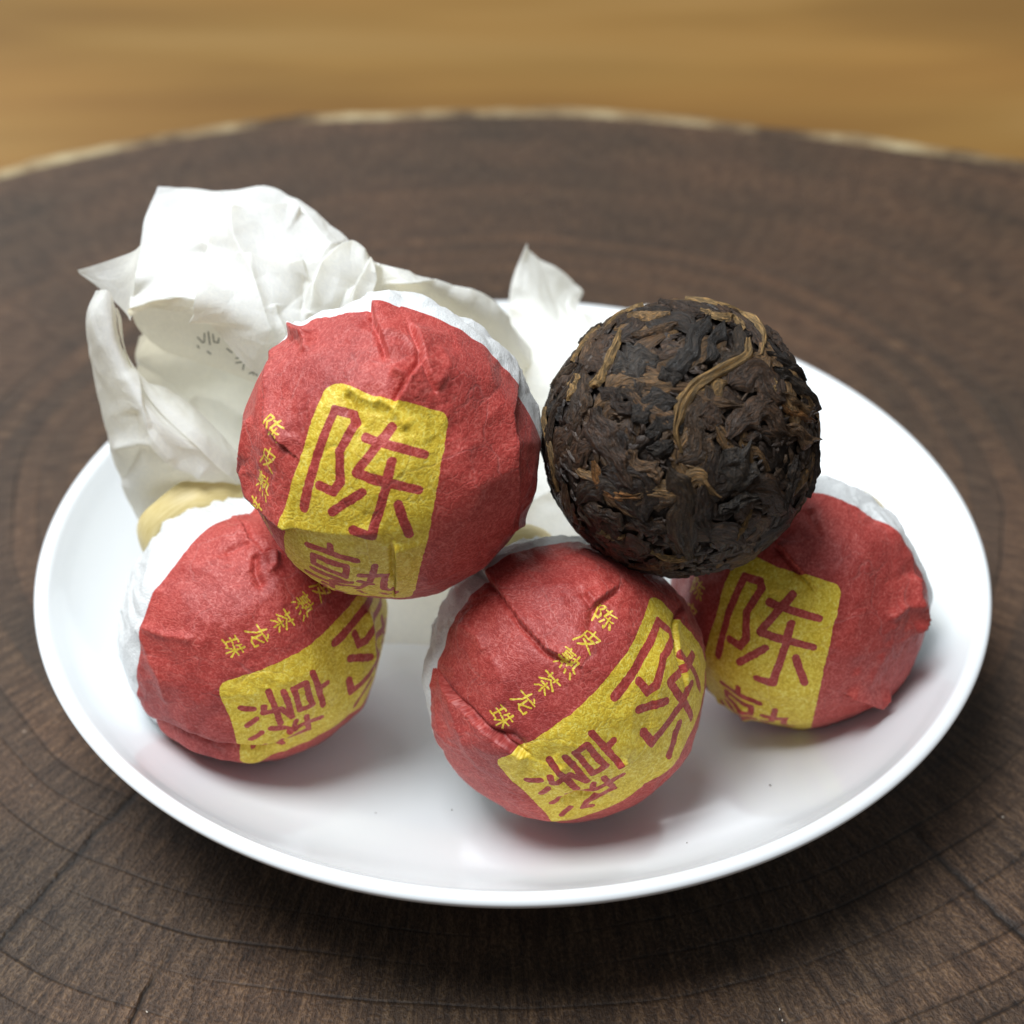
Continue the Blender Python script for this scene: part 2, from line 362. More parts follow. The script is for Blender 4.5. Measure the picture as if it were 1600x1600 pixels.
def leaf_material(name, cols, rough=.5, golden=False):
    t = NT(name); uv = t.uv()
    st = t.noise(t.vmul(uv, (3.2, 10, 1)), 1, 5, .7, '3D', .6)
    rnd = t.n('ShaderNodeObjectInfo').outputs['Random']
    n2 = t.noise(t.obj(), 1900, 4, .65)
    base = t.ramp(rnd, cols)
    base = t.mix(1.0, base, t.ramp(st, [(.32, (.25, .23, .21)), (.5, (1, 1, 1)), (.68, (2.6, 2.3, 1.95))]), 'MULTIPLY')
    base = t.mix(t.maprange(n2, .56, .8, 0, .5), base, (.12, .078, .045) if not golden else (.10, .05, .02))
    h = t.math('ADD', t.math('MULTIPLY', st, .7), t.math('MULTIPLY', n2, .5))
    return t.done(t.bsdf(base, t.maprange(n2, .3, .7, rough - .22, rough + .08), .34, t.bump(h, 1.0, .00035)))
def core_material():
    t = NT('packed_tea'); n = t.noise(t.obj(), 1100, 5, .65, dist=.6); n2 = t.noise(t.obj(), 160, 3)
    c = t.ramp(n, [(.3, (.004, .0025, .002)), (.55, (.022, .013, .008)), (.8, (.06, .036, .018))])
    return t.done(t.bsdf(c, .6, .4, t.bump(n, 1, .0004)))
def table_material():
    t = NT('warm_oiled_table_wood'); o = t.obj()
    g = t.noise(t.vmul(o, (7, 32, 9)), 1, 3, .5, dist=.4); g2 = t.noise(t.vmul(o, (4, 14, 4)), 1, 3)
    c = t.ramp(g, [(.3, (.21, .105, .024)), (.55, (.285, .155, .038)), (.75, (.34, .195, .058))])
    c = t.mix(1.0, c, t.ramp(g2, [(.3, (.75, .78, .8)), (.7, (1.15, 1.08, 1.05))]), 'MULTIPLY')
    return t.done(t.bsdf(c, .5, .3, t.bump(g, .2, .0005)))
def bark_material():
    t = NT('pale_sapwood_and_bark'); n = t.noise(t.obj(), 62, 5, .65)
    c = t.ramp(n, [(.38, (.07, .045, .028)), (.5, (.24, .17, .09)), (.66, (.44, .36, .21))])
    return t.done(t.bsdf(c, .8, .2, t.bump(n, .8, .002)))
def plain(name, c, r=.8):
    t = NT(name); return t.done(t.bsdf(c, r, .3))

# ------------------------------------------------------------------ setting: table and end-grain board
BZ = -1.43
PITH = np.array([-.31, 4.2])
def pol(x, y):
    p = at_z(x, y, BZ)[:2] - PITH; return math.atan2(p[0], -p[1]), math.hypot(*p)
def at_z(x, y, z):
    d = ray(x, y); return CAM + d * (z - CAM[2]) / d[2]
CRACKS = []
for (xa, ya), (xb, yb), wd in (((375, 1065), (-40, 1510), .05), ((1365, 1240), (1640, 1510), .06), ((330, 1400), (240, 1500), .03), ((640, 1500), (610, 1600), .02)):
    a0, r0 = pol(xa, ya); a1, r1 = pol(xb, yb); CRACKS.append(((a0 + a1) / 2, r0 - .5, r1 + .8, wd))
def board():
    nr, na = 90, 720
    ph = np.linspace(-math.pi, math.pi, na, endpoint=False)
    dx, dy = np.sin(ph), -np.cos(ph); c = np.array([0.15, -2.23]); Rb = 14.74
    oc = PITH - c; b = oc[0] * dx + oc[1] * dy
    rho = -b + np.sqrt(b * b - (oc @ oc - Rb * Rb))
    q = np.stack([dx * 2.2, dy * 2.2, dx * 0], -1)
    rho = rho + np.interp(PITH[0] + dx * rho, [-7.8, -5.9, -4, -2, 0, 2, 4, 6, 7.8], [-.11, .07, .15, .03, -.03, -.05, -.14, -.10, .18]) * (dy > 0) + .05 * noise3(q * 3, 9)
    s = np.linspace(0, 1, nr)[:, None] ** .8
    X = PITH[0] + dx * rho * s; Y = PITH[1] + dy * rho * s
    P = np.stack([X, Y, np.full_like(X, BZ)], -1)
    ringc = s * rho[None] * .55 + s * 15.5 * .45
    uv = np.stack([ringc, np.broadcast_to(ph, ringc.shape)], -1)
    # avoid the uv seam: it lies at the far side of the board
    root = empty('wood_board', (0, 0, BZ - 2.2), 'dark round end-grain wood slab with growth rings under the white dish', 'wooden board')
    P = np.concatenate([P, P[:, :1]], 1); u2 = uv[:, :1].copy(); u2[..., 1] += 2 * math.pi; uv = np.concatenate([uv, u2], 1)
    mesh_grid('slab', P, board_material(), root, uv=uv, flip=True)
    # pale sapwood rim and rough side
    prof = [(0, 0), (.10, .03), (.26, .0), (.36, -.12), (.42, -.5), (.36, -1.1), (.40, -1.8), (.25, -2.2)]
    R = []
    for k, (dr, dz) in enumerate(prof):
        nn = noise3(np.concatenate([q * 6, ], -1) + k * 3.7, 21) * (.10 if k > 1 else .04 * k)
        n3 = noise3(q * 22 + k * 1.7, 22) * (.05 if k > 1 else 0)
        r = rho + dr + nn + n3; R.append(np.stack([PITH[0] + dx * r, PITH[1] + dy * r, np.full_like(r, BZ + dz - (0.003 if k == 0 else 0))], -1))
    mesh_grid('bark_edge', np.array(R), bark_material(), root, wrap=True, flip=True)
    tag(root.children[1], 'pale sapwood and bark rim of the dark slab')
def table():
    n = 2; P = np.array([[[x, y, BZ - 2.2] for x in (-90, 90)] for y in (-60, 150)], float)
    tag(mesh_grid('table_top', P, table_material(), None), kind='structure')
table(); board()

# ------------------------------------------------------------------ dish
def dish():
    prof = [(0, -1.15), (1.4, -1.15), (2.2, -1.13), (2.7, -1.05), (3.1, -.90), (3.5, -.68), (3.85, -.42), (4.08, -.20), (4.19, -.07),
            (4.24, -.015), (4.30, 0), (4.34, -.014), (4.357, -.045), (4.34, -.085), (4.24, -.19), (3.96, -.45), (3.6, -.73), (3.15, -.99), (2.75, -1.17), (2.58, -1.25), (2.55, -1.33), (2.52, -1.39), (2.44, -1.425), (2.36, -1.39), (2.32, -1.33), (2.2, -1.28), (0, -1.29)]
    pr = np.array(prof)
    # smooth resample
    d = np.r_[0, np.cumsum(np.hypot(*np.diff(pr, axis=0).T))]
    tt = np.sort(np.r_[np.linspace(0, d[-1], 150), d[6:17], (d[6:16] + d[7:17]) / 2])
    def cr(vals, t):
        k = np.clip(np.searchsorted(d, t, 'right') - 1, 0, len(d) - 2); h = d[k + 1] - d[k]; x = (t - d[k]) / h
        m = np.gradient(vals, d); return (2 * x ** 3 - 3 * x ** 2 + 1) * vals[k] + (x ** 3 - 2 * x ** 2 + x) * h * m[k] + (-2 * x ** 3 + 3 * x ** 2) * vals[k + 1] + (x ** 3 - x ** 2) * h * m[k + 1]
    r = np.maximum(cr(pr[:, 0], tt), 0.0005); z = cr(pr[:, 1], tt)
    a = np.linspace(0, 2 * math.pi, 360, endpoint=False)
    P = np.stack([r[:, None] * np.cos(a), r[:, None] * np.sin(a), np.broadcast_to(z[:, None], (len(r), 360))], -1)
    o = mesh_grid('dish', P, porcelain(), None, wrap=True, origin=(0, 0, -1.425))
    tag(o, 'small round white glazed porcelain dish holding the tea balls', 'dish')
dish()

# ------------------------------------------------------------------ wrapped balls
WRAP = wrapper_material(); TISSUE = tissue_material('white_tissue_paper'); TISSUE_INK = tissue_material('printed_white_tissue', True); BAND = band_material()
DISH_R = [0, 2.2, 2.7, 3.1, 3.5, 3.85, 4.08, 4.22]; DISH_Z = [-1.15, -1.13, -1.05, -.90, -.68, -.42, -.2, -.03]
BALLS = {
 'A': dict(c=(-.971, -1.33, 1.918), r=1.19, W=[[.9625, -.1903, -.1932], [.1971, .0019, .9804], [-.1862, -.9817, .0393]], tail=(.12, .50, -.86), red=1.64),
 'L': dict(c=(-2.242, -1.33, -.013), r=1.137, W=[[.13, .0593, -.9897], [.6404, .757, .1295], [.7569, -.6507, .0605]], tail=(-.31, .86, -.42), neck=(.40, -1.10)),
 'M': dict(c=(.431, -2.009, .033), r=1.183, W=[[.5408, .0369, -.8404], [.6903, .5515, .4684], [.4807, -.8334, .2728]], tail=(-.36, .70, -.62)),
 'R': dict(c=(2.533, -.924, -.028), r=1.122, W=[[.9031, -.4246, -.0646], [.06, -.0243, .9979], [-.4253, -.905, .0035]], tail=(.28, .55, -.79)),
}
def crop(pts, ox, oy, s): return [(ox + x / s, oy + y / s) for x, y in pts]
C2 = lambda p: crop(p, 360, 440, 3.077)
C5 = lambda p: crop(p, 620, 820, 3.077)
C4 = lambda p: crop(p, 160, 760, 3.2)
C6 = lambda p: crop(p, 1040, 740, 3.077)
# (points, kind, height in radii, width in radians, side)
CREASES = {
 'A': [(C2([(655, 90), (700, 200), (770, 400)]), 'step', .035, .16, 1), (C2([(860, 210), (920, 370), (920, 400), (850, 500), (785, 610)]), 'step', .045, .12, 1),
       (C2([(770, 430), (830, 460), (860, 500)]), 'ridge', .03, .03, 1), (C2([(740, 260), (840, 290), (910, 370)]), 'ridge', .018, .02, 1), (C2([(920, 400), (950, 470), (1000, 545)]), 'step', .016, .05, 1),
       (C2([(700, 560), (780, 610), (850, 720)]), 'ridge', .028, .03, 1), (C2([(550, 500), (630, 560), (720, 590)]), 'ridge', .022, .03, 1), (C2([(560, 530), (600, 640), (625, 700)]), 'ridge', -.025, .03, 1),
       (C2([(1385, 430), (1340, 640), (1350, 900), (1350, 1180)]), 'step', .03, .12, -1), (C2([(1350, 1180), (1410, 1160)]), 'ridge', .03, .05, 1),
       (C2([(225, 310), (190, 480), (195, 690), (300, 830)]), 'step', .045, .09, 1), (C2([(70, 880), (105, 1020), (260, 1145), (330, 1170)]), 'step', .045, .10, 1), (C2([(100, 640), (75, 820), (60, 950)]), 'ridge', .03, .05, 1), (C2([(300, 220), (320, 260), (380, 270)]), 'ridge', .05, .03, 1), (C2([(1000, 330), (1040, 420), (980, 520)]), 'ridge', .014, .05, 1), (C2([(500, 200), (640, 230), (760, 300)]), 'ridge', .014, .06, 1), (C2([(1120, 760), (1180, 1000), (1120, 1200)]), 'ridge', .014, .07, 1),
       (C2([(790, 1250), (795, 1400), (785, 1530)]), 'step', .028, .06, 1), (C2([(260, 1140), (400, 1190), (600, 1210), (760, 1190)]), 'ridge', .016, .05, 1), (C2([(350, 200), (290, 240), (370, 290), (360, 340)]), 'ridge', .03, .03, 1)],
 'M': [(C5([(400, 215), (480, 300), (600, 470), (720, 600), (870, 680)]), 'step', .034, .11, 1), (C5([(185, 710), (350, 910), (480, 1010), (600, 1090), (640, 1110)]), 'step', .04, .25, -1),
       (C5([(900, 330), (945, 395), (1070, 300)]), 'step', .022, .08, 1), (C5([(945, 395), (930, 480), (925, 520)]), 'ridge', -.022, .025, 1), (C5([(300, 480), (400, 540), (430, 620)]), 'ridge', .022, .04, 1),
       (C5([(1370, 390), (1350, 470), (1355, 620), (1400, 800)]), 'step', .012, .08, 1), (C5([(470, 1000), (560, 1010), (630, 1070)]), 'ridge', -.03, .03, 1), (C5([(780, 1340), (860, 1300), (980, 1310)]), 'ridge', -.03, .03, 1),
       (C5([(800, 1150), (760, 1210), (840, 1300)]), 'ridge', .02, .04, 1), (C5([(1300, 1100), (1200, 1300)]), 'ridge', .02, .06, 1), (C5([(500, 1380), (620, 1400), (900, 1380)]), 'ridge', .02, .05, 1), (C5([(1050, 1160), (1110, 1130)]), 'ridge', .025, .03, 1), (C5([(560, 250), (700, 300), (860, 290)]), 'ridge', .012, .06, 1), (C5([(260, 820), (330, 1000), (420, 1200)]), 'ridge', .018, .06, 1), (C5([(450, 620), (520, 760), (500, 880)]), 'ridge', .012, .05, 1)],
 'L': [(C4([(690, 170), (730, 270), (800, 345), (880, 320)]), 'step', .04, .08, -1), (C4([(765, 340), (765, 430), (800, 510)]), 'ridge', -.035, .025, 1), (C4([(870, 320), (865, 400), (830, 440)]), 'ridge', .025, .025, 1),
       (C4([(600, 330), (700, 290), (740, 300)]), 'ridge', -.018, .03, 1), (C4([(195, 1110), (330, 1175), (480, 1218), (640, 1262), (800, 1285), (930, 1265)]), 'step', .03, .3, 1), (C4([(200, 1135), (330, 1192), (480, 1236), (640, 1280), (800, 1300), (900, 1285)]), 'ridge', -.06, .035, 1), (C4([(240, 1200), (420, 1270), (640, 1330), (860, 1340)]), 'ridge', .03, .09, 1),
       (C4([(215, 700), (330, 745), (480, 765)]), 'ridge', .022, .035, 1), (C4([(190, 690), (215, 760), (300, 960), (330, 1100)]), 'ridge', .018, .05, 1), (C4([(900, 1260), (960, 1220), (930, 1180)]), 'ridge', .02, .03, 1), (C4([(1300, 620), (1340, 720), (1350, 900)]), 'ridge', .025, .05, 1)],
 'R': [(C6([(530, 330), (620, 440), (690, 510), (730, 570)]), 'step', .045, .10, 1), (C6([(690, 160), (720, 240), (750, 310)]), 'ridge', -.035, .05, 1), (C6([(1190, 480), (1195, 600), (1225, 700), (1180, 780)]), 'step', .06, .08, -1),
       (C6([(860, 1055), (950, 1075), (1010, 1090), (1070, 1020)]), 'step', .065, .08, 1), (C6([(1000, 170), (1060, 260), (1200, 480)]), 'ridge', .02, .05, 1), (C6([(1080, 700), (1150, 640), (1210, 640)]), 'ridge', .028, .04, 1),
       (C6([(230, 1080), (380, 1120), (380, 1200)]), 'ridge', .035, .04, 1), (C6([(900, 950), (980, 1000), (1060, 860)]), 'ridge', .015, .05, 1)],
}
def wrapped(key, label, seed):
    B = BALLS[key]; c = np.array(B['c']); R = B['r']; W = np.array(B['W'])
    tail = unit(np.array(B['tail']) @ basis(c)); g = -tail
    gx = unit(np.cross(g, W[1])); gy = np.cross(g, gx)
    n, m = 330, 520
    tt = np.linspace(0, 1, n)[:, None]; az = np.linspace(0, 2 * math.pi, m, endpoint=False)[None]
    th_sph = 2.42; t0 = .84
    th = np.maximum(tt / t0 * th_sph, 1e-3)
    inS = tt <= t0
    # profile: sphere, then a quick turn out to the tied neck
    x = np.clip((tt - t0) / (1 - t0), 0, 1)
    p0 = np.array([math.sin(th_sph), math.cos(th_sph)]); tg = np.array([math.cos(th_sph), -math.sin(th_sph)])
    p3 = np.array(B.get('neck', (.34, -1.22))); p1 = p0 + tg * .22; p2 = p3 + np.array([.02, .18])
    bz = lambda k: (1 - x) ** 3 * p0[k] + 3 * (1 - x) ** 2 * x * p1[k] + 3 * (1 - x) * x ** 2 * p2[k] + x ** 3 * p3[k]
    rho = np.where(inS, np.sin(th), bz(0)); zz = np.where(inS, np.cos(th), bz(1))
    thn = np.arctan2(rho, zz)
    D = rho[..., None] * (np.cos(az)[..., None] * gx + np.sin(az)[..., None] * gy) + zz[..., None] * np.ones_like(az)[..., None] * g
    N = D / np.linalg.norm(D, axis=-1, keepdims=True)
    loc = np.stack([N @ W[0], N @ W[1], N @ W[2]], -1)
    ang = np.arccos(np.clip(loc[..., 2], -1, 1)); hyp = np.maximum(np.hypot(loc[..., 0], loc[..., 1]), 1e-6)
    uv = loc[..., :2] * (ang / hyp)[..., None]
    rng = np.random.default_rng(seed)
    # paper pulled into flat facets between contact points
    F_ = rng.normal(size=(70, 3)); F_ /= np.linalg.norm(F_, axis=1)[:, None]; off = 1 + rng.random(70) * .045
    dd = N.reshape(-1, 3) @ F_.T; dd = np.where(dd > .2, off[None] / np.maximum(dd, .2), 9)
    k = 60.0; poly = -np.log(np.exp(-k * (dd - 1)).sum(1) + 1e-30) / k
    poly = np.clip(poly.reshape(N.shape[:2]), -.02, .07)
    h = .55 * poly - .016
    h = h + .010 * fbm(N * 2.2 + seed, seed, 3)
    h = h + .014 * facet2(rot2(uv, seed) * 2.6 + seed, seed + 1) + .0085 * facet2(rot2(uv, seed + 1.0) * 6.3 + seed, seed + 2)
    mask = np.clip(.35 + 1.4 * noise3(N * 3 + 9, seed + 4), 0, 1)
    h = h + .0060 * mask * facet2(rot2(uv, 2.0) * 19, seed + 3)
    jump = np.zeros(N.shape[:2])
    for pts, kind, H, wd, side in CREASES[key]:
        H = H * 1.3
        V = [on_ball(c, R, *p) for p in pts]; best = np.full(N.shape[:2], 9.0); sg = np.ones(N.shape[:2]); along = np.zeros(N.shape[:2])
        for i, (a, b) in enumerate(zip(V[:-1], V[1:])):
            ab = b - a; t_ = np.clip(((N - a) @ ab) / (ab @ ab), 0, 1); d_ = np.linalg.norm(N - a - t_[..., None] * ab, axis=-1)
            nn = np.cross(a, b); s_ = np.sign(N @ nn); up = d_ < best
            best = np.where(up, d_, best); sg = np.where(up, s_, sg); along = np.where(up, (i + t_) / (len(V) - 1), along)
        taper = sstep(along, 0, .12) * sstep(1 - along, 0, .15) * .85 + .15
        if kind == 'step':
            f = np.where(sg * side > 0, np.exp(-(best / wd) ** 1.3), np.exp(-(best / .012) ** 2) * 0)
            soft = np.where(sg * side > 0, 1, np.clip(1 - best / .016, 0, 1))
            h = h + H * taper * np.where(sg * side > 0, f, soft) - np.where(sg * side > 0, 0, (.35 * H * np.exp(-(best / .035)) + .022 * np.exp(-((best - .022) / .014) ** 2)) * taper)
            jump = jump + np.where(sg * side > 0, 1, 0) * H * .7 * np.exp(-(best / .35) ** 2)
        else:
            h = h + H * taper * np.exp(-(best / wd) ** 1.4)
    # gathers toward the tie
    aw = az + .25 * noise3(np.stack([np.cos(az) * 2 + 0 * tt, np.sin(az) * 2 + 0 * tt, thn * 1.5 + 0 * az], -1), seed + 7)
    ple = np.abs(((aw * 17 / (2 * math.pi)) % 1) * 2 - 1) - .5 + .6 * (np.abs(((aw * 9 / (2 * math.pi) + .3) % 1) * 2 - 1) - .5)
    h = h + ple * (.5 + .6 * noise3(np.stack([np.cos(az) * 3 + 0 * tt, np.sin(az) * 3 + 0 * tt, 0 * tt + 0 * az + 2.0], -1), seed + 8)) * (.012 * sstep(thn, 1.7, 2.1) + .045 * sstep(thn, 2.1, 2.6)) * (1 - .5 * x)
    h = h + .02 * sstep(thn, 1.5, 2.0) * facet2(np.stack([aw * 6 + 0 * thn, thn * 4 + 0 * aw], -1), seed + 9)
    P = c + D * R * (1 + h)[..., None]
    # rest on the dish
    P[..., 2] = np.maximum(P[..., 2], np.interp(np.hypot(P[..., 0], P[..., 1]), DISH_R, DISH_Z) + .004)
    P[0] = P[0].mean(0)
    q = np.stack([uv[..., 0] * 1.3, uv[..., 1] * 1.3, 0 * uv[..., 0] + seed], -1)
    red = B.get('red', 1.70) + .035 * noise3(q, seed + 11) + .012 * noise3(q * 5, seed + 12) + jump - np.hypot(uv[..., 0], uv[..., 1])
    root = empty('wrapped_tea_ball', c - np.array([0, 0, R]), label, 'tea ball', 'tea balls wrapped in red printed paper')
    mesh_grid('wrapper', P, WRAP, root, wrap=True, uv=uv, attrs={'red_edge': red})
    neck = c + tail * R * 1.17
    return root, c, R, tail, gx, gy, neck, tail

def ring_band(root, c, tail, gx, gy, dist, rad, width, seed=0, tilt=(0, 0)):
    a = np.linspace(0, 2 * math.pi, 120, endpoint=False)
    ax = unit(tail + gx * tilt[0] + gy * tilt[1]); x = unit(np.cross(ax, gy)); y = np.cross(ax, x)
    prof = [(0, -.5), (.035, -.46), (.055, -.2), (.06, 0), (.055, .2), (.035, .46), (0, .5), (-.02, .3), (-.02, -.3)]
    P = []
    q = np.stack([np.cos(a) * 1.3, np.sin(a) * 1.3, a * 0 + seed], -1)
    for k, (dr, dz) in enumerate(prof):
        r = rad * (1 + .03 * noise3(q, 3)) + dr + .004 * noise3(q * 5 + k, 5)
        z = dist + dz * width * (1 + .15 * noise3(q, 6)) + .04 * noise3(q * 1.2 + 8, 4)
        P.append(c + r[:, None] * (np.cos(a)[:, None] * x + np.sin(a)[:, None] * y) + z[:, None] * ax)
    P = np.array(P); P = np.concatenate([P, P[:1]], 0)
    uv = np.stack(np.broadcast_arrays(a[None] * 1.0, np.linspace(0, 1, len(P))[:, None]), -1)
    mesh_grid('tie_band', P, BAND, root, wrap=True, uv=uv)

def cr_matrix(n, m):
    """Catmull-Rom weights from n controls to m samples"""
    M = np.zeros((m, n))
    for j, t in enumerate(np.linspace(0, n - 1, m)):
        i = min(int(t), n - 2); f = t - i
        wts = (-.5 * f + f * f - .5 * f ** 3, 1 - 2.5 * f * f + 1.5 * f ** 3, .5 * f + 2 * f * f - 1.5 * f ** 3, -.5 * f * f + .5 * f ** 3)
        for k, wt in zip((i - 1, i, i + 1, i + 2), wts):
            if k < 0: M[j, 0] += 2 * wt; M[j, 1] -= wt
            elif k >= n: M[j, n - 1] += 2 * wt; M[j, n - 2] -= wt
            else: M[j, k] += wt
    return M
def sheet(root, rows, seed, amp=.05, freq=1.3, res=(130, 130), ink=False, label=None, edge=.02, folds=()):
    G = np.array([[at(*p) for p in r] for r in rows]); PX = np.array([[p[:2] for p in r] for r in rows], float)
    A, Bm = cr_matrix(G.shape[0], res[0]), cr_matrix(G.shape[1], res[1])
    P = np.einsum('ai,bj,ijk->abk', A, Bm, G); px = np.einsum('ai,bj,ijk->abk', A, Bm, PX)
    du = np.gradient(P, axis=1); dv = np.gradient(P, axis=0); Nn = np.cross(du, dv); Nn /= np.linalg.norm(Nn, axis=-1, keepdims=True) + 1e-9
    su = np.cumsum(np.linalg.norm(du, axis=-1).mean(0)); sv = np.cumsum(np.linalg.norm(dv, axis=-1).mean(1))
    st = np.stack(np.broadcast_arrays(su[None], sv[:, None]), -1)
    fsign = 1.0 if np.mean(Nn @ FWD) < 0 else -1.0
    h = amp * facet2(rot2(st, seed * 1.1) * freq + seed, seed) + amp * .5 * facet2(rot2(st, seed * 2.3) * freq * 2.3, seed + 1) + amp * .2 * facet2(rot2(st, seed * .7) * freq * 5.5, seed + 2)
    for pts, H, wd, kind in folds:
        best = np.full(px.shape[:2], 1e3); sg = np.ones(px.shape[:2]); al = np.zeros(px.shape[:2]); V = np.array(pts, float)
        for i, (a, b) in enumerate(zip(V[:-1], V[1:])):
            ab = b - a; t_ = np.clip(((px - a) @ ab) / (ab @ ab), 0, 1); v = px - a - t_[..., None] * ab; d_ = np.hypot(v[..., 0], v[..., 1]) / 168
            up = d_ < best; best = np.where(up, d_, best); sg = np.where(up, np.sign(ab[0] * v[..., 1] - ab[1] * v[..., 0]), sg); al = np.where(up, (i + t_) / (len(V) - 1), al)
        tp = sstep(al, 0, .1) * sstep(1 - al, 0, .1) * .8 + .2
        f = np.exp(-(best / wd) ** 1.2)
        if kind == 'step': f = np.where(sg > 0, f, np.clip(1 - best / .03, 0, 1))
        h = h + H * tp * f * fsign
    P = P + Nn * h[..., None]
    e = noise3(np.concatenate([st * 3, st[..., :1] * 0 + seed], -1), seed + 5)
    P = P + (du / (np.linalg.norm(du, axis=-1, keepdims=True) + 1e-9)) * (e * edge)[..., None]
    o = mesh_grid('paper_tail', P, TISSUE_INK if ink else TISSUE, root, uv=st)
    if ink:
        x0, y0, x1, y1 = INK_BOX; me = o.data
        k = np.stack([(px[..., 0] - x0) / (x1 - x0), (y1 - px[..., 1]) / (y1 - y0)], -1).reshape(-1, 2)
        vi = np.zeros(len(me.loops), np.int32); me.loops.foreach_get('vertex_index', vi)
        l = me.uv_layers.new(name='InkMap'); l.data.foreach_set('uv', k[vi].astype(np.float32).ravel())
    if label: o['label'] = label
    return o

rL = wrapped('L', 'wrapped tea ball at the left of the dish, white paper tail tied with yellow band', 4)
root, c, R, tail, gx, gy, neck, ax = rL
ring_band(root, c, tail, gx, gy, R * 1.04, .50, .30, 1)
sheet(root, [[(150, 455, .2), (160, 453, .15), (170, 456, .12), (180, 480, .1)],
             [(138, 500, .15), (152, 500, .0), (172, 510, -.05), (186, 540, .0)],
             [(148, 590, .1), (168, 585, -.2), (196, 590, -.3), (225, 615, -.3)],
             [(163, 680, .0), (190, 665, -.35), (232, 662, -.55), (300, 690, -.55)],
             [(188, 765, -.1), (215, 745, -.42), (262, 733, -.58), (345, 733, -.55)],
             [(228, 838, -.1), (245, 797, -.38), (290, 768, -.42), (378, 758, -.4)]], 11, .035, 1.3, folds=[([(170, 702), (237, 691), (275, 729), (350, 751)], .06, .07, 'ridge'), ([(204, 571), (230, 672), (275, 721)], .05, .10, 'step'), ([(182, 760), (215, 700), (200, 640)], -.05, .08, 'ridge'), ([(235, 830), (262, 775), (330, 725)], .04, .05, 'ridge'), ([(250, 830), (300, 740)], -.03, .04, 'ridge')])
sheet(root, [[(182, 482, .1), (190, 540, -.02), (226, 615, -.3), (300, 690, -.55), (350, 738, -.55), (380, 760, -.4)],
             [(186, 490, .15), (201, 562, .0), (255, 620, -.2), (315, 670, -.4), (355, 712, -.4), (395, 750, -.3)],
             [(189, 500, .2), (208, 585, .1), (262, 610, .2), (318, 650, .0), (365, 700, -.2), (410, 750, -.3)]], 13, .03, 1.3)
sheet(root, [[(216, 525, .9), (250, 495, 1.1), (320, 480, 1.2), (400, 480, 1.1), (480, 480, .9)],
             [(208, 585, .8), (255, 575, 1.3), (330, 560, 1.5), (400, 560, 1.3), (480, 560, .9)],
             [(215, 650, .5), (265, 650, 1.0), (330, 650, 1.2), (400, 650, 1.0), (480, 640, .6)],
             [(240, 730, .2), (290, 740, .5), (340, 740, .6), (400, 740, .5), (470, 720, .2)],
             [(250, 800, -.1), (290, 800, .0), (340, 800, .1), (400, 790, .0), (450, 770, -.1)]], 17, .05, .8, folds=[([(275, 640), (300, 622), (360, 630), (400, 660)], .10, .15, 'ridge'), ([(200, 560), (260, 600), (300, 680)], .05, .08, 'ridge')])

rA = wrapped('A', 'wrapped red tea ball stacked on top, left of the bare brown tea ball', 7)
root, c, R, tail, gx, gy, neck, ax = rA
ring_band(root, c, tail, gx, gy, R * 1.10, .44, .3, 2)
sheet(root, [[(248, 292, 1.5), (340, 295, 1.6), (430, 294, 1.6), (505, 342, 1.2), (560, 386, .8), (592, 410, .4)],
             [(220, 368, .95), (318, 360, .9), (398, 350, .85), (470, 385, .6), (530, 412, .4), (588, 432, .25)],
             [(203, 440, .5), (300, 430, .35), (380, 430, .25), (450, 450, .1), (520, 462, .1), (585, 468, .1)],
             [(197, 478, .1), (278, 460, -.1), (352, 476, -.25), (425, 520, -.25), (520, 530, .0), (590, 520, .1)],
             [(198, 500, .15), (262, 487, .0), (326, 505, -.2), (405, 586, -.3), (520, 600, .0), (600, 580, .1)]], 23, .075, 1.1, (230, 260), folds=[
    ([(305, 500), (312, 470), (324, 421), (342, 387), (380, 335)], .13, .25, 'step'), ([(380, 335), (399, 341), (447, 333), (470, 345)], .09, .10, 'step'),
    ([(378, 338), (376, 391), (399, 470), (420, 530)], .09, .09, 'ridge'), ([(387, 417), (455, 431), (480, 421)], .08, .12, 'step'),
    ([(470, 500), (488, 455), (504, 425), (545, 402), (586, 409)], .12, .12, 'step'), ([(474, 490), (478, 438)], -.06, .05, 'ridge'),
    ([(548, 480), (562, 440), (588, 411)], .09, .07, 'step'), ([(345, 300), (330, 340), (322, 400)], .07, .15, 'ridge'), ([(425, 480), (442, 530)], .06, .06, 'ridge'),
    ([(450, 300), (500, 380), (520, 400)], .05, .12, 'ridge'), ([(520, 500), (545, 450), (585, 415)], -.06, .06, 'ridge'), ([(250, 300), (270, 400), (240, 490)], .03, .2, 'ridge')])
sheet(root, [[(216, 382, .45), (200, 395, .5), (160, 410, .55), (118, 424, .6)],
             [(208, 430, .35), (190, 435, .42), (155, 440, .5), (122, 430, .6)],
             [(202, 500, .25), (190, 485, .35), (165, 462, .45), (132, 436, .6)]], 29, .03, 1.5, (60, 60))
sheet(root, [[(198, 480, .45), (250, 470, .4), (310, 480, .35), (355, 520, .1), (402, 570, -.1)],
             [(212, 508, .5), (255, 520, .45), (310, 535, .35), (355, 562, .15), (408, 597, -.08)],
             [(232, 530, .6), (262, 550, .6), (310, 565, .5), (360, 585, .3), (415, 610, .1)]], 31, .02, 1.2, (70, 110), ink=True, label='grey inner fold with partly hidden black printed characters')
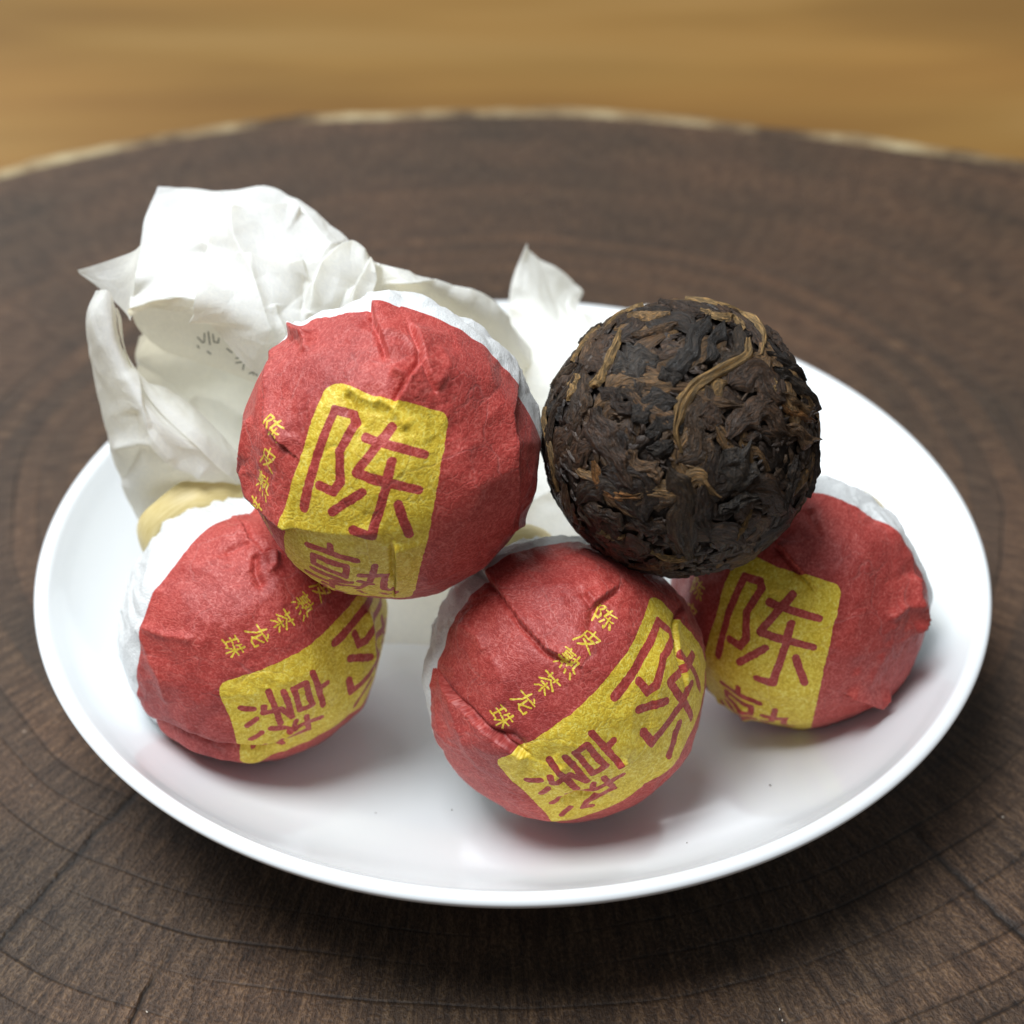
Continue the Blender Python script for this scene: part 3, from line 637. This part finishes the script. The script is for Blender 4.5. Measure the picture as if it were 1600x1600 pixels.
sheet(root, [[(572, 412, .5), (622, 416, .4), (700, 440, .8), (758, 468, 1.0), (800, 502, 1.2), (850, 560, 1.4)],
             [(574, 450, .45), (636, 440, .2), (705, 462, .6), (762, 494, .8), (806, 530, 1.0), (850, 590, 1.2)],
             [(576, 490, .4), (640, 490, .3), (710, 520, .7), (768, 560, .8), (810, 600, 1.0), (845, 650, 1.2)],
             [(600, 560, .0), (650, 570, .0), (720, 600, .2), (780, 650, .4), (820, 700, .6), (850, 760, .8)]], 37, .05, 1.5, folds=[([(600, 445), (680, 438), (760, 475), (800, 510)], .05, .06, 'step')])

rM = wrapped('M', 'front wrapped tea ball showing all six small yellow characters beside its yellow label', 10)
root, c, R, tail, gx, gy, neck, ax = rM
ring_band(root, c, tail, gx, gy, R * 1.12, .42, .3, 3)
sheet(root, [[(819, 379, 2.3), (836, 396, 2.3), (880, 424, 2.3), (913, 456, 2.3)],
             [(803, 430, 2.1), (838, 438, 2.1), (875, 456, 2.15), (908, 480, 2.2)],
             [(792, 488, 1.9), (835, 500, 1.7), (885, 500, 1.7), (935, 489, 1.9)],
             [(780, 560, 1.5), (840, 570, 1.1), (910, 550, 1.1), (1020, 480, 1.6)],
             [(775, 650, .9), (845, 660, .6), (930, 640, .6), (1050, 560, 1.2)],
             [(778, 740, .5), (842, 750, .15), (920, 740, .15), (1030, 680, .6)],
             [(790, 830, .0), (838, 860, -.45), (905, 870, -.5), (985, 830, -.1)]], 41, .08, 1.1, (240, 110), folds=[([(800, 480), (840, 505), (880, 540)], .08, .1, 'step'), ([(905, 480), (925, 520), (935, 560)], .06, .06, 'ridge'), ([(820, 800), (850, 780), (880, 762)], .06, .06, 'step')])
sheet(root, [[(560, 860, .1), (620, 870, .2), (680, 880, .1), (740, 890, .0)],
             [(560, 950, .0), (620, 950, .0), (680, 950, .0), (740, 950, -.1)],
             [(560, 1010, -.25), (620, 1020, -.3), (680, 1030, -.35), (740, 1040, -.4)],
             [(560, 1058, -.6), (620, 1090, -.75), (680, 1125, -.9), (740, 1150, -1.0)]], 43, .025, .9, (80, 80))

rR = wrapped('R', 'wrapped red tea ball at the right of the dish, partly beneath the bare brown ball', 15)
root, c, R, tail, gx, gy, neck, ax = rR
ring_band(root, c, tail, gx, gy, R * 1.12, .42, .3, 4)

# ------------------------------------------------------------------ unwrapped tea ball
TC = np.array([1.343, -1.224, 1.932]); TR = 1.10
MDARK = leaf_material('dark_tea_leaf', [(0, (.008, .006, .005)), (.22, (.046, .026, .015)), (.38, (.009, .007, .006)), (.56, (.085, .050, .026)), (.72, (.014, .010, .007)), (.86, (.11, .065, .030)), (1, (.16, .098, .042))], .48)
MSLATE = leaf_material('slate_tea_leaf', [(0, (.012, .010, .009)), (1, (.026, .021, .017))], .42)
MGOLD = leaf_material('golden_tea_bud', [(0, (.17, .105, .038)), (.5, (.12, .075, .032)), (1, (.21, .135, .055))], .6, True)
MORANGE = leaf_material('orange_tea_leaf', [(0, (.19, .085, .025)), (1, (.14, .065, .02))], .6, True)
def strip(name, V, width, height, mat, parent, seed, n=40, m=13, lift=0.0, taper=.25, curl=0.0):
    """a pressed leaf following unit directions V on the ball; width, height in radii"""
    V = np.array(V, float); M_ = cr_matrix(len(V), n); path = M_ @ V; path /= np.linalg.norm(path, axis=1)[:, None]
    T = np.gradient(path, axis=0); T /= np.linalg.norm(T, axis=1)[:, None]; S = np.cross(path, T)
    s = np.linspace(0, 1, n); rng = np.random.default_rng(seed)
    q = np.stack([s * 3 + seed, s * 0, s * 0], -1)
    w = width * .5 * (1 + .35 * noise3(q * 1.7, seed)) * np.clip(np.minimum(s, 1 - s) / taper, .12, 1) ** .6
    wob = .25 * width * noise3(q * 1.2 + 40, seed + 1)
    a = np.linspace(-1, 1, m)[None]
    prof = np.clip(1 - np.abs(a) ** 3.5, 0, 1)
    Q = np.stack([s[:, None] * 5 * np.ones_like(a), a * 1.6 + 0 * s[:, None], np.full((n, m), float(seed % 50))], -1)
    hgt = height * (prof * (1 + .35 * noise3(Q * 1.3, seed + 2)) + .40 * noise3(Q * np.array([1.2, 3.2, 1]), seed + 3) * prof + .10 * noise3(Q * np.array([3.5, 5.0, 1]), seed + 4)) - .35 * height
    P = path[:, None] * (1 + lift + hgt)[..., None] + S[:, None] * (a * w[:, None] * (1 + .38 * noise3(np.stack([s[:, None] * 9 + 0 * a, np.sign(a) * 3.3 + 0 * s[:, None], np.full((n, m), seed * 1.3)], -1), seed + 9)) + wob[:, None])[..., None]
    uv = np.stack([s[:, None] * 3 + 0 * a, a * .5 + 0 * s[:, None]], -1)
    ln = np.linalg.norm(P, axis=-1, keepdims=True)
    return mesh_grid(name, TC + P * TR, mat, parent, uv=uv, origin=TC, flip=True)
def tea_ball():
    root = empty('tea_ball', TC - np.array([0, 0, TR]), 'unwrapped dark brown ball of pressed tea leaves with golden strands', 'tea ball')
    n, m = 220, 360
    th = np.linspace(1e-3, math.pi - 1e-3, n)[:, None]; az = np.linspace(0, 2 * math.pi, m, endpoint=False)[None]
    N = np.stack([np.sin(th) * np.cos(az), np.sin(th) * np.sin(az), np.cos(th) + 0 * az], -1)
    h = .015 * fbm(N * 6, 3, 4, .6) - .02 * np.abs(fbm(N * 14, 9, 3, .6)) - .01
    mesh_grid('core', TC + N * TR * (.985 + h)[..., None], core_material(), root, wrap=True)
    C3 = lambda p: [on_ball(TC, TR, 820 + x / 3.333, 440 + y / 3.333) for x, y in p]
    k = 217 * 3.333
    spec = [  # points, width px, height, lift, material
     ([(1165, 320), (1150, 400), (1010, 475), (900, 555), (835, 650), (800, 760), (815, 890)], 62, .05, .03, MGOLD),
     ([(830, 100), (1000, 130), (1140, 175), (1215, 250), (1228, 395)], 48, .045, .02, MGOLD),
     ([(910, 160), (1000, 185), (1080, 195), (1150, 260)], 46, .04, .02, MGOLD),
     ([(495, 265), (455, 390), (410, 500), (360, 560)], 52, .045, .025, MGOLD),
     ([(400, 240), (310, 320), (255, 420)], 60, .03, .01, MGOLD), ([(620, 125), (540, 140), (480, 190), (420, 260)], 30, .035, .02, MGOLD),
     ([(105, 650), (120, 800), (150, 950), (180, 1090)], 34, .03, .015, MGOLD), ([(265, 470), (245, 540), (240, 620)], 62, .03, .015, MGOLD),
     ([(365, 930), (395, 1040), (480, 1105), (610, 1130)], 58, .035, .015, MORANGE), ([(900, 600), (960, 560), (1050, 530)], 60, .02, .015, MGOLD),
     ([(400, 1300), (470, 1330), (530, 1320)], 34, .03, .01, MGOLD), ([(660, 1400), (770, 1440), (880, 1420)], 40, .03, .01, MGOLD), ([(1180, 1180), (1140, 1270), (1105, 1340)], 26, .03, .01, MGOLD),
     ([(1330, 640), (1400, 700), (1500, 720)], 40, .03, .015, MORANGE), ([(1290, 510), (1295, 580)], 24, .03, .02, MGOLD),
     ([(950, 195), (890, 320), (800, 410), (730, 470)], 95, .05, .03, MSLATE), ([(1010, 220), (990, 330), (940, 440)], 80, .05, .02, MSLATE),
     ([(470, 500), (560, 450), (700, 400)], 200, .035, .02, MSLATE), ([(480, 590), (600, 560), (690, 500)], 110, .03, .012, MDARK), ([(700, 520), (760, 500), (830, 500)], 90, .05, .03, MSLATE),
     ([(410, 550), (480, 640), (560, 700)], 90, .05, .022, MDARK), ([(560, 720), (650, 660), (800, 620)], 110, .03, .025, MSLATE), ([(630, 780), (720, 760), (790, 690)], 120, .03, .018, MSLATE),
     ([(380, 660), (400, 800), (470, 950), (560, 1080)], 150, .045, .022, MDARK), ([(540, 880), (620, 980), (690, 1060)], 110, .04, .015, MDARK), ([(640, 850), (720, 870), (780, 840)], 80, .04, .015, MSLATE),
     ([(1010, 900), (1100, 960), (1200, 1000)], 170, .04, .03, MSLATE), ([(760, 960), (830, 1080), (850, 1250), (860, 1430)], 120, .045, .03, MDARK), ([(1020, 1200), (1090, 1140), (1200, 1110)], 90, .05, .035, MSLATE),
     ([(950, 1050), (940, 1200), (960, 1330)], 90, .045, .02, MDARK), ([(1280, 470), (1400, 540), (1510, 660)], 80, .05, .03, MSLATE), ([(1240, 380), (1360, 430), (1450, 520)], 60, .05, .02, MDARK),
     ([(1320, 590), (1420, 640), (1500, 690)], 60, .05, .02, MDARK), ([(1340, 760), (1430, 800), (1515, 810)], 80, .05, .02, MDARK), ([(1500, 850), (1500, 1000), (1460, 1120)], 60, .05, .02, MDARK),
     ([(1400, 900), (1390, 1050), (1340, 1180)], 70, .05, .02, MDARK), ([(1240, 250), (1310, 320), (1370, 400)], 40, .05, .02, MDARK), ([(930, 640), (960, 700), (940, 770)], 110, .03, .015, MDARK),
     ([(540, 200), (640, 190), (760, 180)], 70, .05, .02, MDARK), ([(560, 290), (680, 260), (800, 240)], 60, .05, .02, MDARK), ([(700, 120), (820, 150), (930, 190)], 60, .045, .02, MDARK),
     ([(150, 560), (200, 480), (280, 440)], 80, .04, .015, MDARK), ([(310, 480), (330, 600), (310, 700)], 70, .05, .02, MDARK), ([(200, 250), (290, 210), (370, 170)], 50, .04, .015, MDARK),
     ([(320, 1180), (420, 1220), (520, 1280)], 110, .04, .015, MDARK), ([(560, 1230), (650, 1290), (740, 1300)], 80, .04, .015, MDARK)]
    for i, (p, wd, hh, lf, mt) in enumerate(spec):
        strip('tea_leaf', C3(p), wd * (1.25 if mt is MGOLD else 1.05) / k, hh * .75, mt, root, 100 + i, n=48, m=15, lift=lf * .6)
    # pressed leaves all over: a set of shapes, copied round the ball
    rng = np.random.default_rng(77); protos = []
    for i in range(22):
        L = rng.uniform(.25, .70); bend = rng.normal(0, .22)
        V = [unit((math.sin(L * (t - .5)), bend * L * (t - .5) ** 2 * 4 + .03 * rng.normal(), math.cos(L * (t - .5)))) for t in np.linspace(0, 1, 5)]
        protos.append((V, rng.uniform(.08, .24), rng.uniform(.016, .030)))
    first = {}
    N_ = 190; g = math.pi * (3 - math.sqrt(5))
    for i in range(N_):
        z = 1 - 2 * (i + .5) / N_; r = math.sqrt(1 - z * z); d = np.array([r * math.cos(g * i), r * math.sin(g * i), z]); d = unit(d + rng.normal(0, .06, 3))
        k_ = i % len(protos)
        if k_ not in first:
            V, wd, hh = protos[k_]; o = strip('tea_leaf', V, wd, hh, MDARK, root, 300 + k_, lift=0.0); first[k_] = o
        else:
            o = first[k_].copy(); COL.objects.link(o); o.parent = root
        # leaves tend to wrap round the ball in a common swirl
        x = unit(np.cross(d, unit((.3, .5, 1)))); y = np.cross(d, x); a = rng.normal(0, .8)
        X = x * math.cos(a) + y * math.sin(a); Yv = np.cross(d, X)
        o.rotation_euler = Matrix(np.array([X, Yv, d]).T.tolist()).to_euler()
        s = 1 + rng.uniform(-.020, .010); o.scale = (s, s, s)
    # crumbs filling the gaps, uncountable
    Vs, Qs, UVs = [], [], []; base = 0
    for i in range(2600):
        d = unit(rng.normal(size=3)); x = unit(np.cross(d, rng.normal(size=3))); y = np.cross(d, x)
        L = rng.uniform(.02, .075); Wd = rng.uniform(.008, .024); H = rng.uniform(.008, .025); tl = rng.normal(0, .25)
        ss = np.linspace(-1, 1, 5)[:, None]; aa = np.linspace(-1, 1, 4)[None]
        rr = .992 + H * np.sqrt(np.clip(1 - aa ** 2 * .95, 0, 1)) * (1 - .5 * ss ** 2) + tl * ss * H
        wv = Wd * (1.1 - .8 * ss ** 2) * (1 + .3 * rng.normal(size=(5, 1)))
        P = (d + x * (ss * L + 0 * aa)[..., None] + y * (aa * wv)[..., None]); P = P / np.linalg.norm(P, axis=-1, keepdims=True) * rr[..., None]
        Vs.append((TC + P * TR).reshape(-1, 3)); idx = base + np.arange(20).reshape(5, 4); base += 20
        Qs.append(np.stack([idx[:-1, :-1], idx[1:, :-1], idx[1:, 1:], idx[:-1, 1:]], -1).reshape(-1, 4))
        UVs.append(np.stack([ss + i * .37 + 0 * aa, aa * .5 + 0 * ss + i * .11], -1).reshape(-1, 2))
    t = NT('tea_crumbs'); nn = t.noise(t.vmul(t.uv(), (2.1, 5, 1)), 1, 3); big = t.noise(t.obj(), 300, 3)
    cc = t.ramp(big, [(.3, (.014, .009, .007)), (.5, (.036, .021, .013)), (.66, (.07, .040, .018)), (.8, (.16, .09, .03))])
    mt = t.done(t.bsdf(t.mix(1.0, cc, t.ramp(nn, [(.3, .5), (.7, 1.5)]), 'MULTIPLY'), .5, .45, t.bump(nn, .6, .0002)))
    o = mesh_raw('tea_crumbs', np.concatenate(Vs), np.concatenate(Qs), mt, root, np.concatenate(UVs)); o['kind'] = 'stuff'
tea_ball()

# ------------------------------------------------------------------ dust on the board and tea specks in the dish
def flecks():
    rng = np.random.default_rng(3); Vs, Qs = [], []; base = 0
    for i in range(150):
        a, r = rng.uniform(-1.2, 1.2), rng.uniform(4.9, 11) ; x, y = r * math.sin(a), -r * math.cos(a) + 1.5
        if math.hypot(x, y) < 4.6: continue
        L = rng.uniform(.008, .03) if rng.random() < .85 else rng.uniform(.05, .14); wd = rng.uniform(.004, .009); b = rng.uniform(0, 6.28); cv = rng.normal(0, .8)
        for k in range(5):
            t = k / 4 - .5; bb = b + cv * t; px, py = x + L * t * math.cos(bb), y + L * t * math.sin(bb); nx, ny = -math.sin(bb) * wd, math.cos(bb) * wd
            w_ = 1 - 1.6 * abs(t)
            Vs += [(px - nx * w_, py - ny * w_, BZ + .004), (px, py, BZ + .004 + wd * 1.2), (px + nx * w_, py + ny * w_, BZ + .004)]
        for k in range(4):
            for j in (0, 1): q = base + k * 3 + j; Qs.append((q, q + 3, q + 4, q + 1))
        base += 15
    tag(mesh_raw('dust', Vs, Qs, plain('pale_dust', (.55, .48, .40))), kind='stuff')
    Vs, Qs = [], []; base = 0
    for px, py in ((588, 1281), (1236, 1109), (1071, 1342), (1202, 1237), (706, 1268)):
        p = at_z(px, py, -1.10 if math.hypot(*at_z(px, py, -1.1)[:2]) < 3 else -.9); rr = math.hypot(p[0], p[1])
        p[2] = np.interp(rr, DISH_R, DISH_Z) + .004
        s = rng.uniform(.004, .008)
        for k in range(6):
            a = k / 6 * 6.283; Vs.append(p + np.array([math.cos(a) * s * 1.4, math.sin(a) * s, 0]))
        for k in range(6):
            a = k / 6 * 6.283; Vs.append(p + np.array([math.cos(a) * s * .7, math.sin(a) * s * .5, s * .8]))
        for k in range(6): Qs.append((base + k, base + (k + 1) % 6, base + 6 + (k + 1) % 6, base + 6 + k))
        Qs.append((base + 6, base + 7, base + 8, base + 9)); Qs.append((base + 6, base + 9, base + 10, base + 11)); base += 12
    tag(mesh_raw('tea_specks', Vs, Qs, plain('tea_dust', (.12, .09, .08))), kind='stuff')
flecks()
